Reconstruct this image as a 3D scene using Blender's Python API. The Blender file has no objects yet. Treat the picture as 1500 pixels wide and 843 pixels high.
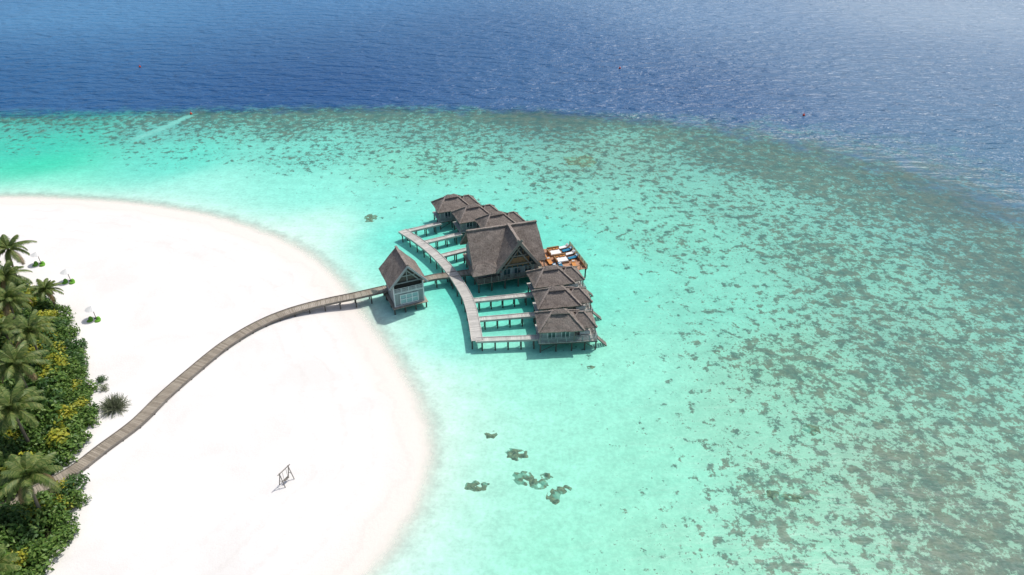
import bpy, bmesh, math, random
import numpy as np
from mathutils import Vector, Matrix, noise as mnoise
try:
    _src=open('/workdir/scene.py').read()
    if len(_src)>30000: open('/tmp/base_scene.py','w').write(_src)   # working copy for iteration only
except Exception as ex: print('copy failed',ex)
random.seed(7); rng=np.random.default_rng(7)
R=math.radians
scene=bpy.context.scene
coll=scene.collection

# ------------------------------------------------------------ helpers
def lin(c):
    out=[]
    for v in c:
        v=v/255.0
        out.append(v/12.92 if v<=0.04045 else ((v+0.055)/1.055)**2.4)
    return tuple(out)
E=np.array([1.20,1.24,1.28])

class NT:
    def __init__(s,name):
        s.m=bpy.data.materials.new(name); s.m.use_nodes=True
        s.t=s.m.node_tree; s.t.nodes.clear()
        s.out=s.t.nodes.new('ShaderNodeOutputMaterial')
    def n(s,typ,ins=None,**kw):
        nd=s.t.nodes.new(typ)
        for k,v in kw.items(): setattr(nd,k,v)
        for k,v in (ins or {}).items():
            sock=nd.inputs[k]
            if isinstance(v,bpy.types.NodeSocket): s.t.links.new(v,sock)
            else: sock.default_value=v
        return nd
    def math(s,op,a,b=0.0,c=0.0,clamp=False):
        return s.n('ShaderNodeMath',{0:a,1:b,2:c},operation=op,use_clamp=clamp).outputs[0]
    def smooth(s,v,a,b,o0=0.0,o1=1.0):
        return s.n('ShaderNodeMapRange',{'Value':v,'From Min':a,'From Max':b,'To Min':o0,'To Max':o1},interpolation_type='SMOOTHSTEP').outputs[0]
    def lmap(s,v,a,b,o0=0.0,o1=1.0):
        return s.n('ShaderNodeMapRange',{'Value':v,'From Min':a,'From Max':b,'To Min':o0,'To Max':o1}).outputs[0]
    def mix(s,f,a,b,mode='MIX'):
        nd=s.t.nodes.new('ShaderNodeMix'); nd.data_type='RGBA'; nd.blend_type=mode
        for idx,v in ((0,f),(6,a),(7,b)):
            if isinstance(v,bpy.types.NodeSocket): s.t.links.new(v,nd.inputs[idx])
            else:
                nd.inputs[idx].default_value=v if idx==0 else (tuple(v)+(1,) if len(v)==3 else v)
        return nd.outputs[2]
    def noise(s,vec,scale,detail=4,rough=.55,dist=0.0):
        return s.n('ShaderNodeTexNoise',{'Vector':vec,'Scale':scale,'Detail':detail,'Roughness':rough,'Distortion':dist}).outputs[0]
    def scalec(s,col,f):
        nd=s.n('ShaderNodeVectorMath',{0:col},operation='SCALE')
        if isinstance(f,bpy.types.NodeSocket): s.t.links.new(f,nd.inputs['Scale'])
        else: nd.inputs['Scale'].default_value=f
        return nd.outputs[0]
    def attr(s,name,o='Fac'): return s.n('ShaderNodeAttribute',attribute_name=name).outputs[o]
    def fin(s,col,rough=.8,bump=None,bstr=.5,bdist=.05,spec=.3,metal=0,**extra):
        ins={'Base Color':col if isinstance(col,bpy.types.NodeSocket) else tuple(col)+(1,),'Roughness':rough,'Metallic':metal,'Specular IOR Level':spec}
        ins.update(extra)
        b=s.n('ShaderNodeBsdfPrincipled',ins)
        if bump is not None:
            bp=s.n('ShaderNodeBump',{'Height':bump,'Strength':bstr,'Distance':bdist})
            s.t.links.new(bp.outputs[0],b.inputs['Normal'])
        s.t.links.new(b.outputs[0],s.out.inputs[0])
        return s.m

def island_mat(name,c1,c2,rough=.85,nscale=3.0,var=.35,spec=.2,bstr=.3,bdist=.02):
    a=NT(name); pos=a.n('ShaderNodeTexCoord').outputs['Object']
    rnd=a.n('ShaderNodeNewGeometry').outputs['Random Per Island']
    nz=a.noise(pos,nscale,3,.6)
    f=a.math('ADD',a.math('MULTIPLY',rnd,1-var),a.math('MULTIPLY',a.lmap(nz,.3,.7),var),clamp=True)
    return a.fin(a.mix(f,c1,c2),rough,nz,bstr,bdist,spec)

M={}
M['plank']=island_mat('weathered_plank',(.20,.17,.13),(.40,.35,.28))
M['plank_pale']=island_mat('bleached_plank',(.38,.37,.34),(.60,.58,.53))
M['pile']=island_mat('dark_pile_wood',(.06,.056,.05),(.15,.14,.12))
M['beam']=island_mat('beam_wood',(.16,.145,.125),(.28,.26,.23))
M['wall']=island_mat('grey_wall_boards',(.22,.25,.25),(.38,.41,.41))
M['white']=island_mat('white_paint',(.62,.64,.64),(.78,.80,.80))
M['deckred']=island_mat('hardwood_deck',(.33,.18,.11),(.52,.31,.20))
M['orange']=island_mat('orange_fabric',(.50,.20,.06),(.62,.28,.09))
M['blue']=island_mat('blue_fabric',(.01,.12,.25),(.03,.22,.36))
M['cloth']=island_mat('white_canvas',(.68,.68,.66),(.78,.77,.74))
M['green']=island_mat('green_fabric',(.09,.25,.02),(.16,.38,.05))
M['red']=island_mat('red_buoy_paint',(.6,.06,.03),(.7,.10,.04),rough=.4)
M['wood']=island_mat('timber',(.20,.12,.06),(.34,.21,.11))
a=NT('window_glass'); M['glass']=a.fin((.03,.06,.07),.08,spec=.6)
a=NT('pale_glass'); M['pglass']=a.fin((.28,.42,.44),.12,spec=.6)
a=NT('painted_dark_interior'); M['dark']=a.fin((.025,.022,.02),.9)

def thatch(name,k=1.0):
    a=NT(name); tc=a.n('ShaderNodeTexCoord').outputs['Object']
    mp=a.n('ShaderNodeMapping',{'Vector':tc,'Scale':(1,1,.40)}).outputs[0]
    n1=a.noise(mp,4.5,6,.78); n2=a.noise(tc,.7,3,.6)
    v=a.math('ADD',a.math('MULTIPLY',a.lmap(n1,.32,.68),.65),a.math('MULTIPLY',a.lmap(n2,.3,.7),.35))
    col=a.mix(v,(.075*k,.062*k,.053*k),(.345*k,.298*k,.262*k))
    return a.fin(col,.95,n1,.9,.12,.1)
M['thatch']=thatch('thatch'); M['thatch_light']=thatch('thatch_ridge',1.3)

class MB:
    def __init__(s): s.v=[];s.f=[];s.mi=[]
    def quad(s,pts,mi=0):
        b=len(s.v); s.v+= [tuple(p) for p in pts]; s.f.append(tuple(range(b,b+len(pts)))); s.mi.append(mi)
    def box(s,c,size,rz=0,mi=0,rx=0,ry=0):
        m=Matrix.Translation(c)@Matrix.Rotation(rz,4,'Z')@Matrix.Rotation(ry,4,'Y')@Matrix.Rotation(rx,4,'X')
        b=len(s.v)
        for x in(-.5,.5):
            for y in(-.5,.5):
                for z in(-.5,.5): s.v.append(tuple(m@Vector((x*size[0],y*size[1],z*size[2]))))
        for q in((0,1,3,2),(4,6,7,5),(0,4,5,1),(2,3,7,6),(0,2,6,4),(1,5,7,3)):
            s.f.append(tuple(b+i for i in q)); s.mi.append(mi)
    def beam(s,p,q,w,h=None,mi=0):
        p=Vector(p);q=Vector(q);h=h or w;d=q-p;L=d.length
        if L<1e-5:return
        x=d/L; up=Vector((0,0,1)) if abs(x.z)<.95 else Vector((0,1,0))
        y=up.cross(x).normalized(); z=x.cross(y); b=len(s.v)
        for t in(0,L):
            for sy in(-.5,.5):
                for sz in(-.5,.5): s.v.append(tuple(p+x*t+y*(sy*w)+z*(sz*h)))
        for f in((0,1,3,2),(4,6,7,5),(0,4,5,1),(2,3,7,6),(0,2,6,4),(1,5,7,3)):
            s.f.append(tuple(b+i for i in f)); s.mi.append(mi)
    def cyl(s,c,r,h,n=8,mi=0,r2=None):
        r2=r if r2 is None else r2; b=len(s.v)
        for i in range(n):
            t=2*math.pi*i/n; s.v.append((c[0]+r*math.cos(t),c[1]+r*math.sin(t),c[2])); s.v.append((c[0]+r2*math.cos(t),c[1]+r2*math.sin(t),c[2]+h))
        for i in range(n):
            j=(i+1)%n; s.f.append((b+2*i,b+2*j,b+2*j+1,b+2*i+1)); s.mi.append(mi)
        s.f.append(tuple(b+2*i+1 for i in range(n))); s.mi.append(mi)
    def obj(s,name,mats,parent=None,smooth=False):
        me=bpy.data.meshes.new(name); me.from_pydata(s.v,[],s.f)
        for m in mats: me.materials.append(M[m] if isinstance(m,str) else m)
        me.polygons.foreach_set('material_index',s.mi)
        if smooth: me.polygons.foreach_set('use_smooth',[True]*len(me.polygons))
        me.update()
        o=bpy.data.objects.new(name,me); coll.objects.link(o)
        if parent: o.parent=parent
        return o
def empty(name,loc,rz=0):
    e=bpy.data.objects.new(name,None); e.location=loc; e.rotation_euler=(0,0,rz); e.empty_display_size=.5; coll.objects.link(e); return e

def catmull(pts,n=8,closed=False):
    P=[np.array(p,float) for p in pts]; out=[]
    N=len(P)
    for i in range(N-1):
        p0=P[i-1] if i>0 else 2*P[0]-P[1]; p1=P[i];p2=P[i+1]; p3=P[i+2] if i+2<N else 2*P[-1]-P[-2]
        for k in range(n):
            t=k/n
            out.append(.5*((2*p1)+(-p0+p2)*t+(2*p0-5*p1+4*p2-p3)*t*t+(-p0+3*p1-3*p2+p3)*t**3))
    out.append(P[-1]); return np.array(out)
def resample(poly,step):
    d=np.r_[0,np.cumsum(np.linalg.norm(np.diff(poly,axis=0),axis=1))]
    n=max(2,int(d[-1]/step)+1); s=np.linspace(0,d[-1],n)
    return np.stack([np.interp(s,d,poly[:,k]) for k in range(poly.shape[1])],1)

def segdist(X,Y,poly):
    best=np.full(X.shape,1e9)
    for a,b in zip(poly[:-1],poly[1:]):
        ab=b-a; L=(ab**2).sum()+1e-9
        t=np.clip(((X-a[0])*ab[0]+(Y-a[1])*ab[1])/L,0,1)
        best=np.minimum(best,(X-a[0]-t*ab[0])**2+(Y-a[1]-t*ab[1])**2)
    return np.sqrt(best)
def inside(X,Y,poly):
    r=np.zeros(X.shape,bool); n=len(poly)
    for i in range(n):
        x1,y1=poly[i];x2,y2=poly[(i+1)%n]
        if y1==y2: continue
        c=((y1>Y)!=(y2>Y))&(X<(x2-x1)*(Y-y1)/(y2-y1)+x1); r^=c
    return r

# ------------------------------------------------------------ coast lines (metres)
shore=catmull([(-420,60),(-300,105),(-229,123),(-183,132),(-142,135.5),(-112,135.5),(-96.3,134.5),(-80.3,131.9),(-63.7,126.5),(-50.1,119.1),(-39.9,111.1),(-32.8,102.7),(-26.7,93.1),(-21.8,84.7),(-17.4,76.6),(-14,69.4),(-12.2,63.1),(-12.1,57.4),(-13.1,52.3),(-15.1,47.7),(-17,44.1),(-19.4,40.5),(-23.5,35.6),(-32,26),(-46,10),(-60,-20),(-70,-80)],5)
shore_poly=np.vstack([shore,[(-420,-80)]])
reef=catmull([(-500,170),(-300,182),(-200,188),(-147,191),(-118,192.4),(-89,194.2),(-60,196),(-30,196),(0,194.2),(29,188.9),(56,181),(72.4,173.8),(87,165),(99.4,155.3),(107.4,146),(112.2,136),(117,120),(121,95),(122,60),(118,10),(105,-60),(80,-200)],4)
reef_poly=np.vstack([reef,[(-500,-200)]])
vegb=catmull([(-160,128),(-125,121),(-105,112.5),(-93.3,106.1),(-83.7,99.3),(-77.7,95.1),(-71.1,89.3),(-66.2,83),(-61,75.1),(-56.3,68.1),(-54.6,64.3),(-55,58.5),(-51.2,54.8),(-49,49.9),(-49.2,46.4),(-49.6,43.5),(-50.4,39.7),(-55,30),(-64,15),(-78,-10)],4)
veg_poly=np.vstack([vegb,[(-200,-10),(-200,120)]])

def grid(xs,ys):
    X,Y=np.meshgrid(xs,ys); return X,Y
def gridfaces(nx,ny):
    i,j=np.meshgrid(np.arange(nx-1),np.arange(ny-1)); a=(j*nx+i).ravel()
    return np.stack([a,a+1,a+nx+1,a+nx],1)
def mesh_np(name,V,F):
    me=bpy.data.meshes.new(name); me.vertices.add(len(V)); me.vertices.foreach_set('co',V.astype(np.float32).ravel())
    k=F.shape[1]; me.loops.add(F.size); me.loops.foreach_set('vertex_index',F.astype(np.int32).ravel())
    me.polygons.add(len(F)); me.polygons.foreach_set('loop_start',np.arange(0,F.size,k,dtype=np.int32))
    me.update(calc_edges=True); me.validate(); return me

# ------------------------------------------------------------ sea
# x, y, sRGB of the bottom seen through the water, coral density
CP=[(-126,184,75,190,175,.5),(-122,166,60,205,180,.3),(-115,153,50,215,178,.12),(-108,141,120,236,208,0),(-95,181,105,200,188,.65),(-82,157,100,222,202,.35),(-70,141,155,240,222,.06),
(-60,186,110,195,180,.75),(-52,161,118,220,202,.45),(-45,138,140,236,217,.18),(-39,122,190,248,232,.0),(-27,180,110,192,178,.75),(-24,152,124,218,194,.45),(-25,133,128,228,210,.18),(-21,118,105,226,208,0),
(-20,104,120,234,214,0),(-18,92,160,244,225,0),(-11,97,90,225,206,0),(-10,85,122,235,215,0),(-12,74,190,246,230,0),(-6,70,175,241,220,.0),(-7,52,158,236,213,.0),(-10,46,178,241,225,0),
(0,73,150,236,212,.03),(4,57,150,233,208,.03),(4,46,145,230,202,.03),(18,105,126,228,206,.16),(20,130,126,214,192,.38),(24,160,120,192,174,.6),(10,184,95,170,162,.75),(16,77,145,230,206,.12),(20,57,142,226,200,.16),(18,46,142,220,192,.24),
(34,95,126,215,193,.38),(30,115,124,212,190,.42),(51,133,120,200,182,.6),(57,160,100,178,168,.7),(73,133,115,192,178,.7),(58,105,122,200,180,.64),(41,77,134,205,178,.62),(31,66,138,212,186,.46),(34,55,138,206,178,.58),(30,44,140,210,182,.52),
(95,116,108,180,170,.74),(60,84,124,194,174,.74),(46,57,140,194,170,.74),(50,42,142,190,166,.8),(88,140,92,170,168,.7),(103,131,78,152,166,.6),(115,100,85,155,160,.75),(3,96,88,218,198,0),(8,118,112,222,202,.12)]
CP=np.array(CP,float)
xs=np.concatenate([-np.geomspace(5000,165,14),np.arange(-160,161,1.0),np.geomspace(165,5000,14)])
ys=np.concatenate([[-800,-400,-150,-50,0,15],np.arange(25,232,1.0),np.geomspace(236,8000,26)])
X,Y=grid(xs,ys); nx,ny=len(xs),len(ys)
ds=segdist(X,Y,shore)*np.where(inside(X,Y,shore_poly),-1,1)
dr=segdist(X,Y,reef)*np.where(inside(X,Y,reef_poly),-1,1)
W=0;C=np.zeros(X.shape+(3,));D=np.zeros(X.shape)
for c in CP:
    w=1/(((X-c[0])**2+(Y-c[1])**2)+30)**1.8
    W=W+w; C+=w[...,None]*np.array(lin(c[2:5])); D+=w*c[5]
C/=W[...,None]; D/=W
sh=np.exp(-np.clip(ds,0,None)/5.0)[...,None]
C=C*(1-sh)+np.array(lin((240,250,242)))*sh
D=D*np.clip((ds-12)/15,0,1)
wd=1+3.2*np.clip((X-30)/80,0,1)
drs=dr/wd
D=np.where(drs<2,D+.22*np.exp(-((drs+5)/6)**2),D)
C*= (1-.18*np.exp(-((drs+2)/5)**2))[...,None]
tr=segdist(X,Y,np.array([(-99,172.),(-96.2,177),(-92,190.5)]))
trm=np.exp(-(tr/1.0)**2); D=D-trm*1.0; C=C*(1-.3*trm[...,None])+np.array(lin((160,225,210)))*.3*trm[...,None]
C/=E
DP=[(-200,215,20,92,150),(-60,215,16,82,142),(60,215,32,90,144),(130,150,64,120,156),(0,280,30,96,152),(-200,330,82,146,196),(-80,380,68,132,186),(80,340,96,140,182),(200,330,134,164,192),(130,230,78,122,162)]  # sea base colours; far and right points paled with painted haze and sky reflection
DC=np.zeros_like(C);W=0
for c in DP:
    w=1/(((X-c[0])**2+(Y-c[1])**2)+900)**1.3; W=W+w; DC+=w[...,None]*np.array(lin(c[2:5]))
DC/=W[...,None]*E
pz=np.array([mnoise.noise((x*.055,y*.055,3.1))+.5*mnoise.noise((x*.13,y*.13,7)) for x,y in zip(X.ravel(),Y.ravel())]).reshape(X.shape)
D=np.where(D>.02,D+pz*.25*np.clip(D*2.5,0,1),D)
V=np.stack([X,Y,np.zeros_like(X)],-1).reshape(-1,3)
me=mesh_np('sea_water',V,gridfaces(nx,ny))
for nm,arr in(('bed',C),('deep_with_haze',DC)):
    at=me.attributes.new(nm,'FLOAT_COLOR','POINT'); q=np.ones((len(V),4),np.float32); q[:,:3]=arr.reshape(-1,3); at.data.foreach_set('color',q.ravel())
for nm,arr in(('coral',D),('dshore',ds),('dreef',drs)):
    at=me.attributes.new(nm,'FLOAT','POINT'); at.data.foreach_set('value',arr.astype(np.float32).ravel())
sea=bpy.data.objects.new('sea_water',me); coll.objects.link(sea)

a=NT('sea_water_surface'); tc=a.n('ShaderNodeTexCoord').outputs['Object']
bed=a.attr('bed','Color');deep_with_haze=a.attr('deep_with_haze','Color');den=a.attr('coral');dsh=a.attr('dshore');dre=a.attr('dreef')
n_mid=a.noise(tc,.35,4,.7); n_fine=a.noise(tc,1.6,4,.7)
k=a.math('MULTIPLY',a.lmap(n_mid,.3,.7,.89,1.11),a.lmap(n_fine,.3,.7,.88,1.12))  # broad bed mottling; the fine noise paints in caustic ripple light
shal=a.scalec(bed,k)
shal=a.mix(a.math('MULTIPLY',a.smooth(n_fine,.52,.62),a.lmap(den,.05,.6,.05,.40)),shal,a.mix(.5,bed,lin((190,228,208))))
nc=a.noise(tc,.5,6,.72)
thr=a.math('SUBTRACT',.645,a.math('MULTIPLY',den,.240))
m1=a.smooth(a.math('SUBTRACT',nc,thr),-.012,.04)
thr2=a.math('SUBTRACT',.67,a.math('MULTIPLY',den,.215))
m2=a.smooth(a.math('SUBTRACT',n_fine,thr2),-.01,.05)
m=a.math('MAXIMUM',a.math('MULTIPLY',m1,1.0),a.math('MULTIPLY',m2,.85))
m=a.math('MULTIPLY',m,a.smooth(den,0.0,.06))
cg=a.mix(a.lmap(n_mid,.4,.6),lin((48,84,80)),lin((100,106,88)))
cor=a.mix(.58,a.scalec(bed,.38),cg)
cor=a.scalec(cor,a.lmap(n_fine,.35,.65,1.3,.65))
shal=a.mix(a.math('MULTIPLY',m,.90),shal,cor)
nd=a.math('ADD',dre,a.lmap(a.noise(tc,.16,3,.7),.25,.75,-4,4))
dm=a.smooth(nd,-6,6)
col=a.mix(dm,shal,deep_with_haze)
wv=a.n('ShaderNodeMapping',{'Vector':tc,'Rotation':(0,0,R(14)),'Scale':(.42,1,1)}).outputs[0]
w1=a.noise(wv,.24,2,.5,.4); w2=a.noise(wv,.70,3,.6,.3)
dmv=a.smooth(dre,-4,4)
hh=a.math('ADD',a.math('MULTIPLY',w1,a.lmap(dmv,0,1,.22,2.5)),a.math('MULTIPLY',w2,a.lmap(dmv,0,1,.12,1.1)))
bp=a.n('ShaderNodeBump',{'Height':hh,'Strength':1.0,'Distance':1.0})
b=a.n('ShaderNodeBsdfPrincipled',{'Base Color':col,'Roughness':a.lmap(dmv,0,1,.40,.32),'IOR':1.33,'Specular IOR Level':a.lmap(dmv,0,1,.35,.5),'Normal':bp.outputs[0]})
tr=a.n('ShaderNodeBsdfTransparent')
al=a.smooth(a.math('ADD',dsh,a.lmap(n_mid,.3,.7,-.4,.4)),-.3,4.5)
mx=a.n('ShaderNodeMixShader',{0:al,1:tr.outputs[0],2:b.outputs[0]})
a.t.links.new(mx.outputs[0],a.out.inputs[0])
me.materials.append(a.m)

# ------------------------------------------------------------ beach
def sand_z(d,x,y):   # d<0 inland
    inl=np.clip(-d,0,None)
    return np.where(d<0,.5*(1-np.exp(-inl/12)),-.07*d)
xs2=np.concatenate([[-420,-360,-300,-250,-220,-200],np.arange(-190,-4,1.0)]); ys2=np.concatenate([[-80,-40,-10,10],np.arange(20,146,1.0)])
X2,Y2=grid(xs2,ys2); d2=segdist(X2,Y2,shore)*np.where(inside(X2,Y2,shore_poly),-1,1)
Z2=sand_z(d2,X2,Y2)
hum=np.array([mnoise.noise((x*.13,y*.13,0)) for x,y in zip(X2.ravel(),Y2.ravel())]).reshape(X2.shape)
Z2=Z2+hum*.09*np.clip(-d2/6,0,1)
F=gridfaces(len(xs2),len(ys2)); keep=(d2.ravel()[F]<8).all(1)
me=mesh_np('sand_beach',np.stack([X2,Y2,Z2],-1).reshape(-1,3),F[keep])
at=me.attributes.new('dshore','FLOAT','POINT'); at.data.foreach_set('value',d2.astype(np.float32).ravel())
me.polygons.foreach_set('use_smooth',[True]*len(me.polygons))
beach=bpy.data.objects.new('sand_beach',me); coll.objects.link(beach)
a=NT('white_sand'); tc=a.n('ShaderNodeTexCoord').outputs['Object']; d=a.attr('dshore')
n1=a.noise(tc,.12,4,.6,.5); n2=a.noise(tc,1.2,5,.7); n3=a.noise(tc,7,3,.6)
dw=a.math('ADD',d,a.lmap(n1,.3,.7,-1.6,1.6))
col=a.mix(a.lmap(n1,.35,.65),(.705,.68,.645),(.775,.755,.725))
wet=a.smooth(dw,-6.5,-.5)
col=a.mix(wet,col,(.73,.68,.62))
tl=a.n('ShaderNodeTexWave',{'Vector':a.n('ShaderNodeCombineXYZ',{0:dw}).outputs[0],'Scale':.085,'Distortion':0.0},wave_type='BANDS',bands_direction='X').outputs['Fac']
tl=a.math('MULTIPLY',a.smooth(tl,.8,1.0),a.math('MULTIPLY',a.smooth(dw,-26,-10),a.lmap(n2,.3,.7,0,.6)))
col=a.mix(a.math('MULTIPLY',tl,.6),col,(.60,.56,.51))
col=a.scalec(col,a.lmap(n3,.3,.7,.96,1.03))
hb=a.math('ADD',a.math('MULTIPLY',n2,.6),a.math('MULTIPLY',n3,.15))
me.materials.append(a.fin(col,.9,hb,.45,.14,.1))

# ------------------------------------------------------------ vegetation floor
gx=np.arange(-200,-46,1.0);gy=np.arange(-8,128,1.0);X3,Y3=grid(gx,gy)
d3=segdist(X3,Y3,vegb)*np.where(inside(X3,Y3,veg_poly),-1,1)
ds3=segdist(X3,Y3,shore)*np.where(inside(X3,Y3,shore_poly),-1,1)
F=gridfaces(len(gx),len(gy)); keep=(d3.ravel()[F]<-.8).all(1)
Z3=sand_z(ds3,X3,Y3)+.15
me=mesh_np('undergrowth_soil',np.stack([X3,Y3,Z3],-1).reshape(-1,3),F[keep])
o=bpy.data.objects.new('undergrowth_soil',me); coll.objects.link(o)
a=NT('leaf_litter'); tc=a.n('ShaderNodeTexCoord').outputs['Object']; nn=a.noise(tc,2.5,5,.7)
me.materials.append(a.fin(a.mix(a.lmap(nn,.35,.65),(.03,.05,.015),(.10,.10,.05)),.95,nn,.6,.2,.1))

def leafmat(name,cols,trans=.25):
    a=NT(name); rnd=a.n('ShaderNodeNewGeometry').outputs['Random Per Island']
    cr=a.n('ShaderNodeValToRGB',{0:rnd}); e=cr.color_ramp.elements
    e[0].position=0;e[0].color=tuple(cols[0])+(1,); e[1].position=1;e[1].color=tuple(cols[-1])+(1,)
    for i,c in enumerate(cols[1:-1]): q=e.new((i+1)/(len(cols)-1)); q.color=tuple(c)+(1,)
    b=a.n('ShaderNodeBsdfPrincipled',{'Base Color':cr.outputs[0],'Roughness':.5,'Specular IOR Level':.35})
    t=a.n('ShaderNodeBsdfTranslucent',{'Color':cr.outputs[0]})
    mx=a.n('ShaderNodeMixShader',{0:trans,1:b.outputs[0],2:t.outputs[0]})
    a.t.links.new(mx.outputs[0],a.out.inputs[0]); return a.m
M['palmleaf']=leafmat('palm_frond_leaf',[(.06,.11,.02),(.10,.16,.035),(.15,.20,.05),(.24,.26,.08)])
M['palmold']=leafmat('palm_frond_dry',[(.18,.13,.06),(.30,.22,.10)])
M['lf_green']=leafmat('broad_leaf_green',[(.05,.12,.02),(.09,.18,.03),(.14,.24,.045),(.20,.30,.07)])
M['lf_yellow']=leafmat('broad_leaf_yellow',[(.22,.27,.03),(.36,.38,.04),(.50,.46,.05)])
M['lf_dark']=leafmat('broad_leaf_dark',[(.03,.08,.02),(.06,.14,.03),(.09,.17,.045)])
M['lf_grey']=leafmat('grey_green_needle',[(.14,.18,.10),(.22,.25,.15),(.30,.31,.21)])
M['bark']=island_mat('palm_bark',(.16,.13,.10),(.26,.22,.17))

def palm_mesh(name,seed,h=7.0,fl=3.7):
    r=random.Random(seed); mb=MB()
    lean=r.uniform(.5,1.6); la=r.uniform(0,6.28); n=10; K=8
    def axis(t): return Vector((math.cos(la)*lean*t*t,math.sin(la)*lean*t*t,h*t))
    rings=[]
    for i in range(n+1):
        t=i/n; rad=.22-.11*t+(.10 if i==0 else 0); c=axis(t); rings.append(len(mb.v))
        for k in range(K):
            an=6.283*k/K; mb.v.append((c.x+rad*math.cos(an),c.y+rad*math.sin(an),c.z))
    for i in range(n):
        for k in range(K):
            a0=rings[i];b0=rings[i+1];k2=(k+1)%K
            mb.f.append((a0+k,a0+k2,b0+k2,b0+k)); mb.mi.append(0)
    top=axis(1)
    nf=21
    for i in range(nf):
        az=i*2.399963+r.uniform(-.25,.25); lev=i/nf
        el=R(72)-lev*R(88)+r.uniform(-.15,.15)
        L=fl*(.72+.33*min(1,lev*2))*r.uniform(.82,1.12)
        droop=R(55)+lev*R(35)
        pts=[];p=top.copy();m=12
        side=Vector((-math.sin(az),math.cos(az),0))
        for s_ in range(m+1):
            pts.append(p.copy()); t=s_/m; e=el-droop*t**1.3
            p=p+Vector((math.cos(az)*math.cos(e),math.sin(az)*math.cos(e),math.sin(e)))*(L/m)
        mi=1 if lev<.9 else 2
        for s_ in range(m): mb.beam(pts[s_],pts[s_+1],.06*(1-.7*s_/m),mi=mi)
        nl=26; tw=r.uniform(-.25,.25)
        for j in range(nl):
            t=.10+.9*j/nl; fi=t*m; i0=min(int(fi),m-1); q=pts[i0].lerp(pts[i0+1],fi-i0); tan=(pts[i0+1]-pts[i0]).normalized()
            up=side.cross(tan).normalized()*-1
            if up.z<0: up=-up
            ll=fl*.25*math.sin(math.pi*min(1,.12+t*.85))**.6*r.uniform(.8,1.15)
            for sg in(-1,1):
                dr=(side*sg*1.0+tan*.75-up*(.35+sg*tw)+Vector((0,0,-.25))).normalized()
                w=tan*.055
                mid=q+dr*ll*.55; end=q+dr*ll+Vector((0,0,-.16*ll))
                mb.quad([q-w,q+w,mid+w*1.1,mid-w*1.1],mi); mb.quad([mid-w*1.1,mid+w*1.1,end+w*.2],mi)
    for i in range(6):
        an=i*1.05; mb.cyl((top.x+.22*math.cos(an),top.y+.22*math.sin(an),top.z-.4),.11,.22,6,mi=2,r2=.06)
    o=mb.obj(name,['bark','palmleaf','palmold']); me=o.data; bpy.data.objects.remove(o); return me
hts=[7.2,6.2,7.6,5.2,6.8]
pm=[palm_mesh('coconut_palm_mesh',s,h=hh,fl=f) for s,hh,f in((1,7.2,3.5),(2,6.2,3.2),(3,7.6,3.7),(4,5.2,3.0),(5,6.8,3.5))]
palms=[(-84.5,98.5,8,0),(-79.5,91.8,7.6,2),(-75,92.5,4.6,3),(-68,77,7.6,0),(-75.5,84,7.2,4),(-65.2,69.5,8,2),(-60.6,61.2,8,0),(-53.0,50.6,7.5,2),(-51.5,40.5,5.0,3),(-72.5,78.5,6,1),(-62.5,56.0,6.4,4),(-59.5,48,6.0,1),
 (-92,102,7,1),(-91,93,8,2),(-85,85,8,0),(-81,75,7,1),(-76,67,8,4),(-73,58,7,0),(-69,48,8,2),(-64,38,7,1),(-99,110,7,0),(-103,97,8,3),(-92,76,7,2)]
for x,y,h,i in palms:
    o=bpy.data.objects.new('coconut_palm',pm[i]); s=max(.85,min(1.12,h/hts[i]))
    o.location=(x,y,.4); o.scale=(s,s,h/hts[i]); o.rotation_euler=(0,0,random.uniform(0,6.28)); coll.objects.link(o)

def bush_arrays(nleaf,rad,h,leaf,seed):
    g=np.random.default_rng(seed)
    nb=7; cs=np.stack([g.uniform(-.55,.55,nb)*rad,g.uniform(-.55,.55,nb)*rad,g.uniform(.35,.7,nb)*h],1)
    which=g.integers(0,nb,nleaf); dirs=g.normal(size=(nleaf,3)); dirs/=np.linalg.norm(dirs,axis=1)[:,None]
    rr=g.uniform(.55,1.0,nleaf)[:,None]**.5*np.array([.55*rad,.55*rad,.42*h])
    c=cs[which]+dirs*rr*g.uniform(.7,1.15,(nleaf,1)); c[:,2]=np.abs(c[:,2])
    n=dirs+g.normal(size=(nleaf,3))*.5+np.array([0,0,.5]); n/=np.linalg.norm(n,axis=1)[:,None]
    t=np.cross(n,g.normal(size=(nleaf,3))); t/=np.linalg.norm(t,axis=1)[:,None]; bt=np.cross(n,t)
    sz=leaf*g.uniform(.6,1.3,(nleaf,1))
    return np.stack([c-t*sz,c+bt*sz*.5,c+t*sz,c-bt*sz*.5],1)
def quads_obj(name,Vs,mats,mis):
    V=np.concatenate(Vs).reshape(-1,3); F=np.arange(len(V)).reshape(-1,4)
    me=mesh_np(name,V,F)
    for m in mats: me.materials.append(M[m])
    me.polygons.foreach_set('material_index',np.concatenate(mis).astype(np.int32)); 
    return me
Vs=[];mis=[]
tmpl={(k,s):bush_arrays(430,1.7,2.2,.25,s*10+k) for k in range(3) for s in range(3)}
cand=[];tries=0
while len(cand)<1200 and tries<60000:
    tries+=1
    y=random.uniform(30,122); x=random.uniform(-112,-48)
    fl=-(y*.839+65*.545)*.75
    if x<fl-9: continue
    if all((x-c[0])**2+(y-c[1])**2>1.08**2 for c in cand): cand.append((x,y))
cx=np.array(cand); din=segdist(cx[:,0],cx[:,1],vegb)*np.where(inside(cx[:,0],cx[:,1],veg_poly),-1,1)
pathc=np.array([(-60,50.),(-55,56.1),(-53.5,58),(-51.9,61.5),(-49.7,66)])
dpth=segdist(cx[:,0],cx[:,1],pathc)
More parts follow.
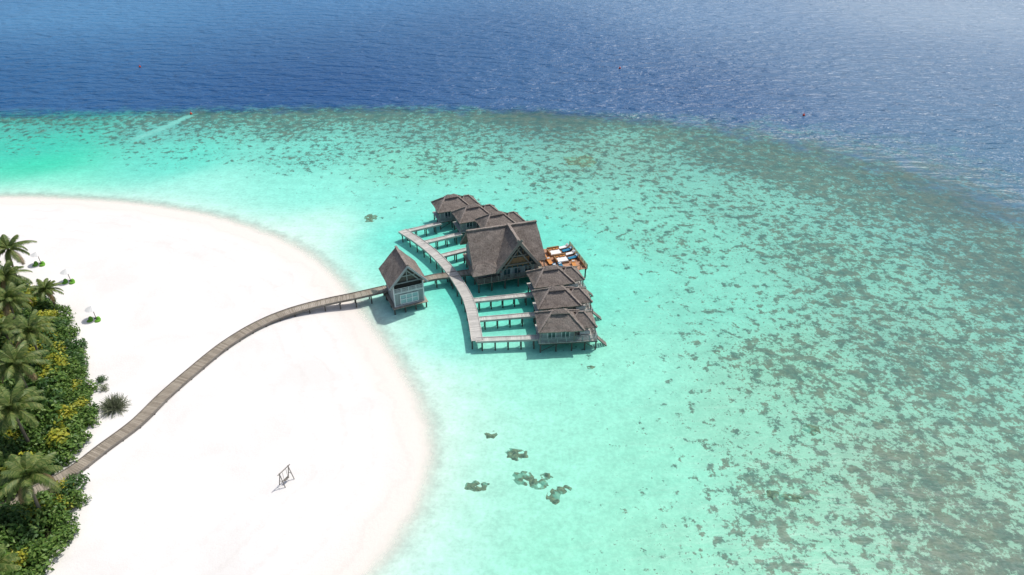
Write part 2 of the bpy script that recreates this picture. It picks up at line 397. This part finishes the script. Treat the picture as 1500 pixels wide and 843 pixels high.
for (x,y),dd,dp in zip(cand,din,dpth):
    if dd>-.2 or dp<1.9: continue
    kind=random.choices([0,1,2],[.58,.12,.30])[0]
    s=random.uniform(.75,1.3)*(.8 if dd>-2.5 else 1); zs=random.uniform(.8,1.2)*(1.35 if dd<-4 else 1)
    v=tmpl[(kind,random.randrange(3))]; an=random.uniform(0,6.28); ca,sa=math.cos(an),math.sin(an)
    q=v.copy(); q[...,0]=(v[...,0]*ca-v[...,1]*sa)*s+x; q[...,1]=(v[...,0]*sa+v[...,1]*ca)*s+y; q[...,2]=v[...,2]*s*zs+.4
    Vs.append(q); mis.append(np.full(len(q),kind))
me=quads_obj('tropical_undergrowth',Vs,['lf_green','lf_yellow','lf_dark'],mis)
o=bpy.data.objects.new('tropical_undergrowth',me); coll.objects.link(o)
def needle_bush(n,rad,h,seed):
    g=np.random.default_rng(seed); az=g.uniform(0,6.283,n); el=g.uniform(.15,1.4,n)
    d=np.stack([np.cos(az)*np.cos(el),np.sin(az)*np.cos(el),np.sin(el)],1); out=[]
    L=g.uniform(.6,1,n)
    for k in range(6):
        f=(k+.5)/6; c=d*L[:,None]*f*np.array([rad,rad,h]); c[:,2]-= (f**2)*.3*rad*(1-d[:,2])
        t=d+g.normal(size=d.shape)*.25; t/=np.linalg.norm(t,axis=1)[:,None]; s_=np.cross(t,g.normal(size=d.shape)); s_/=np.linalg.norm(s_,axis=1)[:,None]
        ln=.32;w=.035
        out.append(np.stack([c-t*ln-s_*w,c-t*ln+s_*w,c+t*ln+s_*w*.4,c+t*ln-s_*w*.4],1))
    q=np.concatenate(out); q[...,2]=np.maximum(q[...,2],.02); return q
q=needle_bush(420,2.6,2.0,5); me=quads_obj('dry_shrub',[q],['lf_grey'],[np.zeros(len(q))]); o=bpy.data.objects.new('dry_shrub',me); o.location=(-54.2,69.2,.45); coll.objects.link(o)
for (x,y,s,mt) in((-58.6,74.6,.42,'lf_dark'),(-57.4,73.0,.36,'lf_grey'),(-59.4,71.8,.6,'lf_green')):
    q=bush_arrays(420,2,2.2,.25,int(x*-3)); me=quads_obj('beach_shrub',[q],[mt],[np.zeros(len(q))]); o=bpy.data.objects.new('beach_shrub',me); o.location=(x,y,.4);o.scale=(s,s,s); coll.objects.link(o)

# ------------------------------------------------------------ boardwalks
def walkway(name,ctrl,width,mat,piles=2.6,pile_from=None,pitch=.28,edge='beam'):
    e=empty(name,(0,0,0)); c=resample(catmull(ctrl,8),pitch); n=len(c)
    T=np.gradient(c,axis=0); T/=np.linalg.norm(T,axis=1)[:,None]
    mb=MB(); ed=MB(); pl=MB(); acc=0
    for i in range(n):
        az=math.atan2(T[i,1],T[i,0]); 
        mb.box((c[i,0],c[i,1],c[i,2]+random.uniform(-.008,.008)),(pitch*.9,width+random.uniform(-.05,.05),.05),az,ry=-math.asin(T[i,2]))
    step=4
    idx=list(range(0,n,step)); 
    if idx[-1]!=n-1: idx.append(n-1)
    for s_ in(-1,1):
        for a_,b_ in zip(idx[:-1],idx[1:]):
            pa=Vector(c[a_])+Vector((-T[a_,1],T[a_,0],0))*s_*(width/2-.05)+Vector((0,0,-.13)); pb=Vector(c[b_])+Vector((-T[b_,1],T[b_,0],0))*s_*(width/2-.05)+Vector((0,0,-.13))
            ed.beam(pa,pb,.10,.2)
            ed.beam(pa+Vector((0,0,.22)),pb+Vector((0,0,.22)),.09,.09)
    k=max(1,int(piles/pitch))
    for i in range(k//2,n,k):
        for s_ in(-1,1):
            x=c[i,0]-T[i,1]*s_*(width/2-.15); y=c[i,1]+T[i,0]*s_*(width/2-.15)
            pl.cyl((x,y,-1.2),.11,c[i,2]+1.1,8)
        az=math.atan2(T[i,1],T[i,0])
        pl.box((c[i,0],c[i,1],c[i,2]-.30),(.16,width+.1,.14),az)
    mb.obj('planks',[mat],e); ed.obj('edge_beams',['beam' if mat=='plank' else mat],e); pl.obj('piles',['pile'],e)
walkway('wooden_boardwalk',[(-60.5,50.5,.75),(-57.5,53.5,.8),(-55,56.1,.8),(-53.5,58,.8),(-51.9,61.5,.8),(-49.7,66,.8),(-48.3,71.3,.8),(-46.5,76.4,.8),(-43.9,82.8,.8),(-40.3,88.2,.8),(-35.8,91.7,1),(-30.6,93.7,1.4),(-26.2,94.9,1.75),(-21.4,97,1.8)],1.9,'plank')
walkway('wooden_footbridge',[(-21.3,97.03,1.8),(-14.5,100.3,1.8),(-11.0,101.3,1.8),(-7.0,102.4,1.8)],1.7,'plank')
walkway('curved_jetty',[(-21.4,117.6,1.84),(-17.9,113.6,1.84),(-14.5,109,1.84),(-11.5,103.9,1.84),(-9.1,98.7,1.84),(-7.2,93.5,1.84),(-6.1,88.1,1.84),(-5.3,82.6,1.84)],1.8,'plank_pale')
for p,q in(((-21.4,117),(-14.3,120.7)),((-16.9,112.8),(-9.9,116.4)),((-13.0,107.9),(-7.7,110.7)),((-6.3,93.4),(3.4,95.2)),((-5.2,88.1),(3.9,89.4)),((-5.4,82.7),(3.9,83.3))):
    walkway('side_jetty',[(*p,1.79),((p[0]+q[0])/2,(p[1]+q[1])/2,1.79),(*q,1.79)],1.15,'plank_pale',2.2)

# ------------------------------------------------------------ roofs
def roof_obj(name,polys,parent,mat='thatch',thick=.28,cuts=6):
    bm=bmesh.new()
    for p in polys: bm.faces.new([bm.verts.new(v) for v in p])
    bmesh.ops.remove_doubles(bm,verts=bm.verts,dist=.01)
    bmesh.ops.recalc_face_normals(bm,faces=bm.faces)
    if sum(f.normal.z for f in bm.faces)<0: bmesh.ops.reverse_faces(bm,faces=bm.faces)
    bmesh.ops.triangulate(bm,faces=bm.faces)
    bmesh.ops.subdivide_edges(bm,edges=bm.edges,cuts=cuts,use_grid_fill=True)
    for v in bm.verts:
        q=v.co*1.3; v.co+=Vector((mnoise.noise(q)*.08,mnoise.noise(q+Vector((9,0,0)))*.08,mnoise.noise(q+Vector((0,9,0)))*.09))
    me=bpy.data.meshes.new(name); bm.to_mesh(me); bm.free(); me.materials.append(M[mat])
    o=bpy.data.objects.new(name,me); coll.objects.link(o); o.parent=parent
    md=o.modifiers.new('thick','SOLIDIFY'); md.thickness=thick; md.offset=-1
    return o
def hip(cx,cy,w,d,rl,ze,zr):
    a=(cx-w/2,cy-d/2,ze);b=(cx+w/2,cy-d/2,ze);c=(cx+w/2,cy+d/2,ze);e=(cx-w/2,cy+d/2,ze);r1=(cx-rl/2,cy,zr);r2=(cx+rl/2,cy,zr)
    caps=[(r1,r2),(a,r1),(e,r1),(b,r2),(c,r2)]
    return [[a,b,r2,r1],[b,c,r2],[c,e,r1,r2],[e,a,r1]],caps
def caps_obj(name,caps,parent,w=.28,h=.14,lift=.06):
    mb=MB()
    for p,q in caps:
        p=Vector(p);q=Vector(q);n=max(2,int((q-p).length/.5))
        for i in range(n):
            a_=p.lerp(q,i/n);b_=p.lerp(q,(i+1.08)/n); l=Vector((0,0,lift+random.uniform(0,.03))); mb.beam(a_+l,b_+l,w*random.uniform(.9,1.1),h)
    return mb.obj(name,['thatch_light'],parent)
def railing(mb,p,q,h=1.0,mi=0,bars=True,sp=1.3):
    p=Vector(p);q=Vector(q);L=(q-p).length;n=max(1,round(L/sp))
    for i in range(n+1): c=p.lerp(q,i/n); mb.beam(c,c+Vector((0,0,h)),.09,mi=mi)
    for z in([h,h*.72,h*.48,h*.24] if bars else [h]): mb.beam(p+Vector((0,0,z)),q+Vector((0,0,z)),.06,.07,mi=mi)
def slat_wall(mb,p,q,z0,z1,mi=0,sp=.28,t=.1):
    p=Vector(p);q=Vector(q);L=(q-p).length;n=max(1,round(L/sp)); d=(q-p)/L; az=math.atan2(d.y,d.x)
    for i in range(n):
        c=p+d*(L*(i+.5)/n); mb.box((c.x,c.y,(z0+z1)/2),(L/n*.93,t+random.uniform(-.02,.02),z1-z0),az,mi=mi)

def villa(loc,ang,flip=False):
    e=empty('overwater_villa',(loc[0],loc[1],0),R(ang))
    ze,zr=3.9,5.9
    polys,caps=hip(-.5,0,7.0,5.3,2.2,ze,zr); roof_obj('thatched_roof',polys,e); caps_obj('roof_ridge',caps,e)
    polys,caps=hip(2.85,.35,4.4,4.2,.9,ze-.18,zr-.65); roof_obj('porch_roof',polys,e); caps_obj('porch_ridge',caps,e,.24,.12)
    polys,caps=hip(-.5,0,2.6,1.3,1.2,zr-.12,zr+.38); roof_obj('ridge_vent_roof',polys,e,thick=.12,cuts=3)
    w=MB(); x0,x1,y0,y1=-3.3,1.6,-2.0,2.0; f=1.85
    for p,q in(((x0,y0),(x1,y0)),((x1,y0),(x1,y1)),((x1,y1),(x0,y1)),((x0,y1),(x0,y0))): slat_wall(w,(*p,0),(*q,0),f,ze+.25)
    w.obj('board_walls',['wall'],e)
    g=MB()
    for cx in(-1.9,.2): g.box((cx,y0-.07,2.95),(1.1,.08,1.2))
    g.box((x1+.07,-.2,2.8),(.08,2.2,1.7)); g.box((x0-.07,.3,2.8),(.08,1.2,1.2)); g.obj('windows',['glass'],e)
    g=MB()
    for cx in(-1.9,.2):
        for dx in(-.6,0,.6): g.box((cx+dx,y0-.13,2.95),(.08,.06,1.3))
        for dz in(-.65,.65): g.box((cx,y0-.16,2.95+dz),(1.28,.06,.08))
    for dy in(-1.2,-.2,.8): g.box((x1+.13,dy,2.8),(.06,.08,1.8))
    g.obj('window_frames',['white'],e)
    dk=MB(); n=36
    for i in range(n):
        x=-3.9+9.0*(i+.5)/n; dk.box((x,0,1.76),(9.0/n*.92,5.0,.08))
    dk.obj('deck_planks',['plank_pale'],e)
    fr=MB()
    for y in(-2.4,0,2.4): fr.beam((-3.9,y,1.6),(5.1,y,1.6),.14,.2)
    for x in(-3.6,-1.2,1.2,3.2,4.9):
        for y in(-2.35,0,2.35): fr.cyl((x,y,-1.2),.12,2.85,8)
        fr.beam((x,-2.5,1.42),(x,2.5,1.42),.14,.16)
    for s_ in(-2.35,2.35): fr.beam((-3.6,s_,.2),(-1.2,s_,1.4),.08); fr.beam((3.2,s_,1.4),(4.9,s_,.2),.08)
    fr.obj('deck_frame_and_piles',['pile'],e)
    r=MB(); railing(r,(1.7,-2.4,1.8),(5.0,-2.4,1.8)); railing(r,(5.0,-2.4,1.8),(5.0,2.4,1.8)); railing(r,(1.7,2.4,1.8),(5.0,2.4,1.8)); railing(r,(-3.8,-2.4,1.8),(1.7,-2.4,1.8),.9)
    r.obj('railings',['wall'],e)
    p=MB()
    for x,y in((4.8,-1.6),(4.8,2.2),(2.0,-1.7),(-3.7,-2.4),(1.5,-2.4)): p.beam((x,y,1.8),(x,y,3.8),.13)
    for i in range(7): p.box((5.2+.25*i,-1.2,1.6-.25*i),(.26,.9,.05))
    p.beam((5.05,-1.68,1.7),(6.9,-1.68,-.15),.07,.16); p.beam((5.05,-.72,1.7),(6.9,-.72,-.15),.07,.16)
    p.obj('posts_and_stair',['beam'],e)
    s=MB(); s.box((3.4,-.6,2.05),(1.6,.7,.28)); s.box((3.4,-1.0,2.3),(1.6,.14,.5)); s.box((3.6,1.1,2.05),(1.9,.65,.2)); s.box((4.4,1.1,2.3),(.5,.65,.12),ry=R(-35)); s.obj('porch_seats',['cloth'],e)
for l,an in(((7.7,84.6),5),((7.6,91.0),9),((6.9,97.3),14),((-11.8,124.9),21),((-7.3,120.5),22),((-2.6,117.3),22)): villa(l,an)

# ------------------------------------------------------------ gatehouse pavilion
e=empty('thatched_jetty_pavilion',(-18.1,96.0,0),R(24))
hw,hl,ze,zr=3.2,3.5,5.2,9.0
A=(-hw,-hl,ze);B=(hw,-hl,ze);C_=(hw,hl,ze);D_=(-hw,hl,ze);r1=(0,-hl-.3,zr);r2=(0,hl-.6,zr)
roof_obj('thatched_roof',[[A,r1,r2,D_],[B,C_,r2,r1]],e,thick=.32); caps_obj('roof_ridge',[(r1,r2)],e,.4,.2)
gb=MB(); gb.quad([(-hw+.4,-hl+1.1,ze-.3),(hw-.4,-hl+1.1,ze-.3),(0,-hl+1.1,zr-.6)]); gb.quad([(-hw+.4,hl-.8,ze-.3),(0,hl-.8,zr-.6),(hw-.4,hl-.8,ze-.3)]); gb.obj('gable_infill',['pile'],e)
t=MB()
for s_ in(-1,1):
    t.beam((s_*hw,-hl-.05,ze-.1),(0,-hl-.35,zr-.12),.14,.3); t.beam((s_*(hw-.9),-hl+.95,ze-.25),(0,-hl+.95,zr-1.5),.1,.16)
t.beam((-hw+.6,-hl+.9,ze+.1),(hw-.6,-hl+.9,ze+.1),.12,.22); t.beam((0,-hl+.9,ze),(0,-hl+.9,zr-1),.12,.12)
t.beam((-1.5,-hl+.9,ze+1.3),(1.5,-hl+.9,ze+1.3),.1,.14); t.obj('gable_trusses',['wall'],e)
w=MB(); x0,x1,y0,y1=-2.4,2.4,-2.9,2.4
for p,q in(((x0,y0),(x0,y1)),((x1,y1),(x1,y0)),((x0,y1),(x1,y1))): slat_wall(w,(*p,0),(*q,0),1.3,ze+.1,0,.3)
slat_wall(w,(x0,y0,0),(x1,y0,0),1.3,3.7,0,.3); w.obj('board_walls',['wall'],e)
g=MB(); g.box((0,y0-.08,2.45),(3.0,.06,1.7)); g.obj('pale_window_panels',['pglass'],e)
g=MB()
for dx in(-1.5,-.5,.5,1.5): g.box((dx,y0-.14,2.45),(.12,.08,1.8))
for dz in(-.85,0,.85): g.box((0,y0-.17,2.45+dz),(3.12,.06,.11))
g.beam((x0-.1,y0-.05,1.2),(x1+.1,y0-.05,1.2),.2,.22)
g.beam((x0-.1,y0-.05,3.75),(x1+.1,y0-.05,3.75),.24,.16)
railing(g,(x0-.1,y0-.2,3.8),(x1+.1,y0-.2,3.8),.85)
for s_ in(x0-.08,x1+.08): g.beam((s_,y0-.1,1.2),(s_,y0-.1,5.2),.16)
for yy in(-1.6,0,1.5): g.box((x1+.07,yy,2.9),(.06,.9,1.3))
g.obj('white_window_frames_and_rail',['white'],e)
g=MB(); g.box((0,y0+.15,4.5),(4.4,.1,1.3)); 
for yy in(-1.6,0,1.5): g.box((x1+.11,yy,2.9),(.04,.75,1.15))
g.obj('dark_opening_panels',['dark'],e)  # solid near-black panels, interior shade put into their colour
dk=MB(); 
for i in range(22): dk.box((-3.0+6.0*(i+.5)/22,-.3,1.2),(.25,6.6,.08))
dk.obj('deck',['plank'],e)
fr=MB()
for x in(-2.7,-.9,.9,2.7):
    for y in(-3.3,-1,1.2,3): fr.cyl((x,y,-1.2),.13,2.35,8)
    fr.beam((x,-3.5,1.02),(x,3,1.02),.14,.2)
fr.obj('piles',['pile'],e)

# ------------------------------------------------------------ main restaurant building
e=empty('overwater_restaurant',(-1.75,105.7,0),R(17))
ze,zr=4.1,9.1; H2=6.6; dp=5.0
A=(-H2,-dp,ze);B=(H2,-dp,ze);C_=(H2,dp,ze);D_=(-H2,dp,ze);r1=(-H2+.2,0,zr);r2=(H2-.3,0,zr)
roof_obj('main_thatched_roof',[[A,B,r2,r1],[C_,D_,r1,r2]],e,thick=.35,cuts=9); 
gx,gw=1.1,3.9
a1=(gx-gw,-6.3,ze-.1);b1=(gx+gw,-6.3,ze-.1);ap=(gx,-6.7,zr+.25);bk=(gx,0,zr+.25);a2=(gx-gw,0,ze-.1);b2=(gx+gw,0,ze-.1)
roof_obj('cross_gable_roof',[[a1,ap,bk,a2],[b1,b2,bk,ap]],e,thick=.35,cuts=9)
caps_obj('roof_ridge',[(r1,r2),(ap,bk)],e,.45,.22)
polys,caps=hip(-4.4,-4.6,5.2,3.2,3.0,ze-.45,ze+.9); roof_obj('verandah_roof',polys,e,cuts=4)
t=MB()
for s_ in(-1,1):
    p=Vector((gx+s_*gw,-6.5,ze-.2)); q=Vector((gx,-6.85,zr+.15)); d=(q-p); t.beam(p,q+d*.10+Vector((0,s_*.06,0)),.16,.42)
    p=Vector((gx+s_*(gw-1.3),-5.9,ze-.3)); q=Vector((gx,-5.9,zr-1.7)); d=(q-p); t.beam(p,q+d*.12+Vector((0,s_*.06,0)),.12,.22)
t.beam((gx-2.6,-5.95,ze+.6),(gx+2.6,-5.95,ze+.6),.14,.22); t.beam((gx-1.4,-6.0,ze+2.2),(gx+1.4,-6.0,ze+2.2),.12,.18)
t.obj('gable_barge_boards',['beam'],e)
g=MB(); y=-5.6; g.quad([(gx-gw+.5,y,ze-.2),(gx+gw-.5,y,ze-.2),(gx,y,zr-.35)]); 
g.obj('gable_glazing',['glass'],e)
g=MB()
for k in(-2,-1,0,1,2): 
    top=zr-.4-abs(k)*1.28; g.beam((gx+k*.95,y-.08,ze-.2),(gx+k*.95,y-.08,top-.3),.1)
g.box((gx,y-.03,ze+.9),(4.2,.04,1.5)); g.obj('gable_timber_frame',['wood'],e)
for s_,nm in((-1,'left_gable'),(1,'right_gable')):
    g=MB(); x=s_*(H2-.9); g.quad([(x,-dp+.8,ze-.3),(x,dp-.8,ze-.3),(x,0,zr-.9)]); g.obj(nm+'_wall',['wall'],e)
w=MB(); x0,x1,y0,y1=-5.6,5.5,-4.0,4.0; f=1.9
for p,q in(((x0,y0),(gx-3,y0)),((x1,y1),(x1,y0)),((x0,y1),(x1,y1)),((x0,y0),(x0,y1)),((gx+3,y0),(x1,y0)),((gx-3,-5.5),(gx+3,-5.5)),((gx-3,-5.5),(gx-3,-4)),((gx+3,-4),(gx+3,-5.5))): slat_wall(w,(*p,0),(*q,0),f,ze+.1,0,.3)
w.obj('board_walls',['wall'],e)
g=MB()
for cx,cy in((-4.3,y0),(-2.9,y0),(gx-1.9,-5.5),(gx,-5.5),(gx+1.9,-5.5)): g.box((cx,cy-.08,2.95),(1.15,.06,1.6))
g.box((x1+.08,-1,2.9),(.06,2.4,1.7)); g.obj('windows',['glass'],e)
g=MB()
for cx,cy in((-4.3,y0),(-2.9,y0),(gx-1.9,-5.5),(gx,-5.5),(gx+1.9,-5.5)):
    for dx in(-.6,0,.6): g.box((cx+dx,cy-.14,2.95),(.09,.07,1.7))
    for dz in(-.85,.85): g.box((cx,cy-.17,2.95+dz),(1.3,.06,.09))
g.obj('window_frames',['wall'],e)
dk=MB()
for i in range(64): dk.box((-6.2+12.6*(i+.5)/64,-.6,1.86),(.18,11.0,.07))
dk.obj('deck_planks',['plank'],e)
fr=MB()
for x in(-5.9,-3.6,-1.2,1.2,3.6,6.0):
    for y in(-5.8,-3,0,3,4.7): fr.cyl((x,y,-1.2),.15,2.9,8)
    fr.beam((x,-6.1,1.68),(x,4.9,1.68),.16,.22)
fr.obj('piles',['pile'],e)
r=MB(); railing(r,(-6.2,-6.0,1.9),(6.3,-6.0,1.9),.95); railing(r,(-6.2,-6,1.9),(-6.2,-2,1.9),.95)
for x in(-6,-3.5,gx-3.6,gx+3.6,6.1): r.beam((x,-5.7,1.9),(x,-5.0,ze),.16)
r.obj('verandah_rail',['beam'],e)

# ------------------------------------------------------------ sun terrace
e=empty('sun_terrace_deck',(8.6,106.3,0),R(17))
dk=MB()
for i in range(26): dk.box((0,-4.4+8.8*(i+.5)/26,2.0),(7.4,.31,.07))
dk.obj('deck_planks',['deckred'],e)
fr=MB()
for x in(-3.4,-1.2,1.2,3.4):
    for y in(-4.1,-1.4,1.4,4.1): fr.cyl((x,y,-1.2),.13,3.05,8)
    fr.beam((x,-4.4,1.82),(x,4.4,1.82),.15,.22)
fr.obj('piles',['pile'],e)
r=MB(); railing(r,(-3.2,-4.35,2.03),(3.6,-4.35,2.03),.8,bars=False); railing(r,(3.6,-4.35,2.03),(3.6,4.35,2.03),.8); r.obj('rail',['wood'],e)
pn=MB(); 
for yy in(-3.0,-.6,1.8): pn.box((3.2,yy,2.35),(.12,1.9,.6))
pn.box((-3.3,2.6,2.6),(.2,2.6,1.1)); pn.obj('low_screens',['wood'],e)
def lounger(x,y,rz,mat,nm):
    l=MB(); m=Matrix.Translation((x,y,2.04))@Matrix.Rotation(rz,4,'Z')
    def tb(c,s,ry=0,mi=0):
        v=m@Vector(c); l.box(v,s,rz,mi,ry=ry)
    for dx in(-.8,.8):
        for dy in(-.28,.28): tb((dx,dy,.12),(.07,.07,.24),mi=1)
    tb((0,0,.26),(1.9,.72,.06),mi=1); tb((-.25,0,.36),(1.35,.68,.14)); tb((.72,0,.55),(.75,.68,.13),ry=R(-38)); tb((.78,0,.68),(.22,.5,.12),ry=R(-38),mi=2)
    l.obj(nm,[mat,'wood','cloth'],e)
lounger(-1.8,-3.2,R(100),'blue','sun_lounger_a'); lounger(-.7,-3.1,R(100),'blue','sun_lounger_b'); lounger(1.6,-3.0,R(80),'orange','sun_lounger_c')
lounger(2.3,-.6,R(10),'blue','sun_lounger_d'); lounger(2.3,.9,R(10),'cloth','sun_lounger_e'); lounger(2.2,2.2,R(10),'blue','sun_lounger_f'); lounger(2.0,3.4,R(10),'cloth','sun_lounger_h'); lounger(-2.2,-.8,R(90),'orange','sun_lounger_g')
for i,(x,y) in enumerate(((.1,-.6),(-.2,2.2))):
    u=MB(); u.box((x,y,2.16),(2.3,2.0,.26),mi=1); u.box((x,y,2.4),(2.1,1.8,.22)); u.box((x,y+.9,2.7),(2.3,.22,.6),mi=1); u.box((x-1.1,y,2.6),(.22,1.9,.45),mi=1)
    for dx in(-.6,.1,.7): u.box((x+dx,y+.62,2.62),(.5,.2,.32),rx=R(20),mi=2)
    u.obj('daybed_%d'%i,['cloth','wood','orange'],e)
sf=MB(); sf.box((-2.6,1.2,2.3),(.9,2.0,.45)); sf.box((-2.95,1.2,2.65),(.2,2.0,.5)); sf.obj('sofa',['orange'],e)

# ------------------------------------------------------------ beach furniture
def cone(mb,c,r,h,n=12,mi=0,drop=.0):
    b=len(mb.v); mb.v.append((c[0],c[1],c[2]+h))
    for i in range(n): t=6.2832*i/n; mb.v.append((c[0]+r*math.cos(t),c[1]+r*math.sin(t),c[2]))
    for i in range(n): mb.f.append((b,b+1+i,b+1+(i+1)%n)); mb.mi.append(mi)
def blob(mb,c,r,hh,mi=0,n=10,rings=5,lean=0):
    b=len(mb.v)
    for j in range(rings+1):
        ph=math.pi/2*j/rings
        rr=r*(math.cos(ph)**.6 if j<rings else .02)
        for i in range(n): t=6.2832*i/n; mb.v.append((c[0]+rr*math.cos(t)+lean*math.sin(ph)*.5,c[1]+rr*math.sin(t),c[2]+hh*math.sin(ph)))
    for j in range(rings):
        for i in range(n):
            k=(i+1)%n; mb.f.append((b+j*n+i,b+j*n+k,b+(j+1)*n+k,b+(j+1)*n+i)); mb.mi.append(mi)
for x,y in((-67.5,90.2),(-86.5,107.6),(-77.8,101.6)):
    z=.42
    u=MB(); u.cyl((x,y,z),.05,2.3,8,mi=1); cone(u,(x,y,z+1.95),1.1,.55); cone(u,(x,y,z+1.94),1.09,.45); u.cyl((x,y,z),.3,.1,10,mi=1); u.obj('beach_umbrella',['cloth','pile'])
    for dx,dy in((-.6,-.8),(.65,-.8)):
        bb=MB(); blob(bb,(x+dx,y+dy,z),.5,.36,lean=.2); blob(bb,(x+dx+.05,y+dy+.3,z+.1),.34,.62); bb.obj('bean_bag_chair',['green'],smooth=True)
# swing frame
s=MB()
for dx in(-.75,.75):
    s.beam((dx,-.5,-.2),(dx*.95,.05,2.1),.08); s.beam((dx,.5,-.2),(dx*.95,-.05,2.1),.08); s.beam((dx,-.27,.8),(dx,.27,.8),.05)
s.beam((-1.0,0,2.03),(1.0,0,2.03),.09)
for dx in(-.3,.3): s.beam((dx,0,2.0),(dx,0,.5),.03)
s.box((0,0,.48),(.75,.3,.06)); o=s.obj('beach_swing_frame',['beam']); o.location=(-27.2,56.4,.42); o.rotation_euler=(0,0,R(62))
# buoys
for x,y in((37.2,238.8),(-129.2,240.5),(83.2,190),(-92,191.2)):
    b=MB(); rr=.36
    for j in range(6):
        a0=-math.pi/2+math.pi*j/6;a1=-math.pi/2+math.pi*(j+1)/6
        for i in range(10):
            t0=.62832*i;t1=.62832*(i+1); f=lambda aa,t:(x+rr*math.cos(aa)*math.cos(t),y+rr*math.cos(aa)*math.sin(t),.22+rr*math.sin(aa))
            b.quad([f(a0,t0),f(a0,t1),f(a1,t1),f(a1,t0)])
    b.cyl((x,y,.52),.06,.5,6); b.obj('marker_buoy',['red'])

# ------------------------------------------------------------ coral heads just breaking the surface
a=NT('coral_rock'); tc=a.n('ShaderNodeTexCoord').outputs['Object']; n1=a.noise(tc,1.8,6,.75); n2=a.noise(tc,.6,3,.6)
col=a.mix(a.lmap(n1,.35,.65),lin((60,92,82)),lin((122,148,118))); col=a.mix(a.smooth(n2,.47,.60,0,.5),col,lin((120,205,178)))
M['coral']=a.fin(col,.8,n1,1.0,.2,.2)
def coral(x,y,rx,ry,seed,h=.22,ring=False):
    n=36; mb=MB(); rings=7
    for j in range(rings+1):
        t=1-j/rings
        for i in range(n):
            an=6.2832*i/n; k=1+.38*mnoise.noise((math.cos(an)*1.6+seed,math.sin(an)*1.6,0))+.22*mnoise.noise((math.cos(an)*5+seed,math.sin(an)*5,3))
            px=x+rx*k*t*math.cos(an);py=y+ry*k*t*math.sin(an)
            z=-.03+h*(1-t**3)*(.45+.9*mnoise.noise((px*1.7,py*1.7,seed)))
            if j==0: z=-.06
            mb.v.append((px,py,z))
    for j in range(rings):
        for i in range(n): k=(i+1)%n; mb.f.append((j*n+i,j*n+k,(j+1)*n+k,(j+1)*n+i)); mb.mi.append(0)
    mb.obj('coral_head',['coral'],smooth=True)
for q in((.5,61.2,1.6,1.1,1),(1.4,57.3,1.4,1.4,2,),(3.2,56.4,1.6,1.0,3),(-4.3,56.1,1.5,1.0,4),(5.0,54.6,.9,1.4,5),(6.2,55.6,1.1,.8,6),(-2.7,64.6,.9,.9,7),(4.2,57.6,.8,.6,8),(39.7,65.5,1.3,1.2,9),(33,54.3,1.6,.8,10),(31,54.9,1.0,.8,11),(11.7,78.4,.7,.5,12),(-29.3,126.5,1.4,2.4,13),(17,157,4.6,4.6,14)): coral(*q)

# ------------------------------------------------------------ light, sky, camera
SUN_AZ=math.atan2(.62,.55)  # clockwise from +Y
el=R(60)
sd=Vector((math.sin(SUN_AZ)*math.cos(el),math.cos(SUN_AZ)*math.cos(el),math.sin(el)))
L=bpy.data.lights.new('sun','SUN'); L.energy=3.3; L.angle=R(.5); L.color=(1,.965,.91)
lo=bpy.data.objects.new('sun',L); lo.rotation_euler=sd.to_track_quat('Z','Y').to_euler(); coll.objects.link(lo)
w=bpy.data.worlds.new('World'); scene.world=w; w.use_nodes=True; nt=w.node_tree
bg=nt.nodes['Background']; sk=nt.nodes.new('ShaderNodeTexSky'); sk.sky_type='NISHITA'; sk.sun_disc=False; sk.sun_elevation=el; sk.sun_rotation=SUN_AZ; sk.air_density=1.0; sk.dust_density=3.0; sk.altitude=60
nt.links.new(sk.outputs[0],bg.inputs[0]); bg.inputs[1].default_value=.13
cam=bpy.data.cameras.new('camera'); cam.lens=24; cam.sensor_width=36; cam.clip_end=20000; cam.clip_start=.5
co=bpy.data.objects.new('camera',cam); co.location=(0,0,65); co.rotation_euler=(R(57),0,0); coll.objects.link(co); scene.camera=co
scene.view_settings.view_transform='Standard'; scene.view_settings.look='None'; scene.view_settings.exposure=0
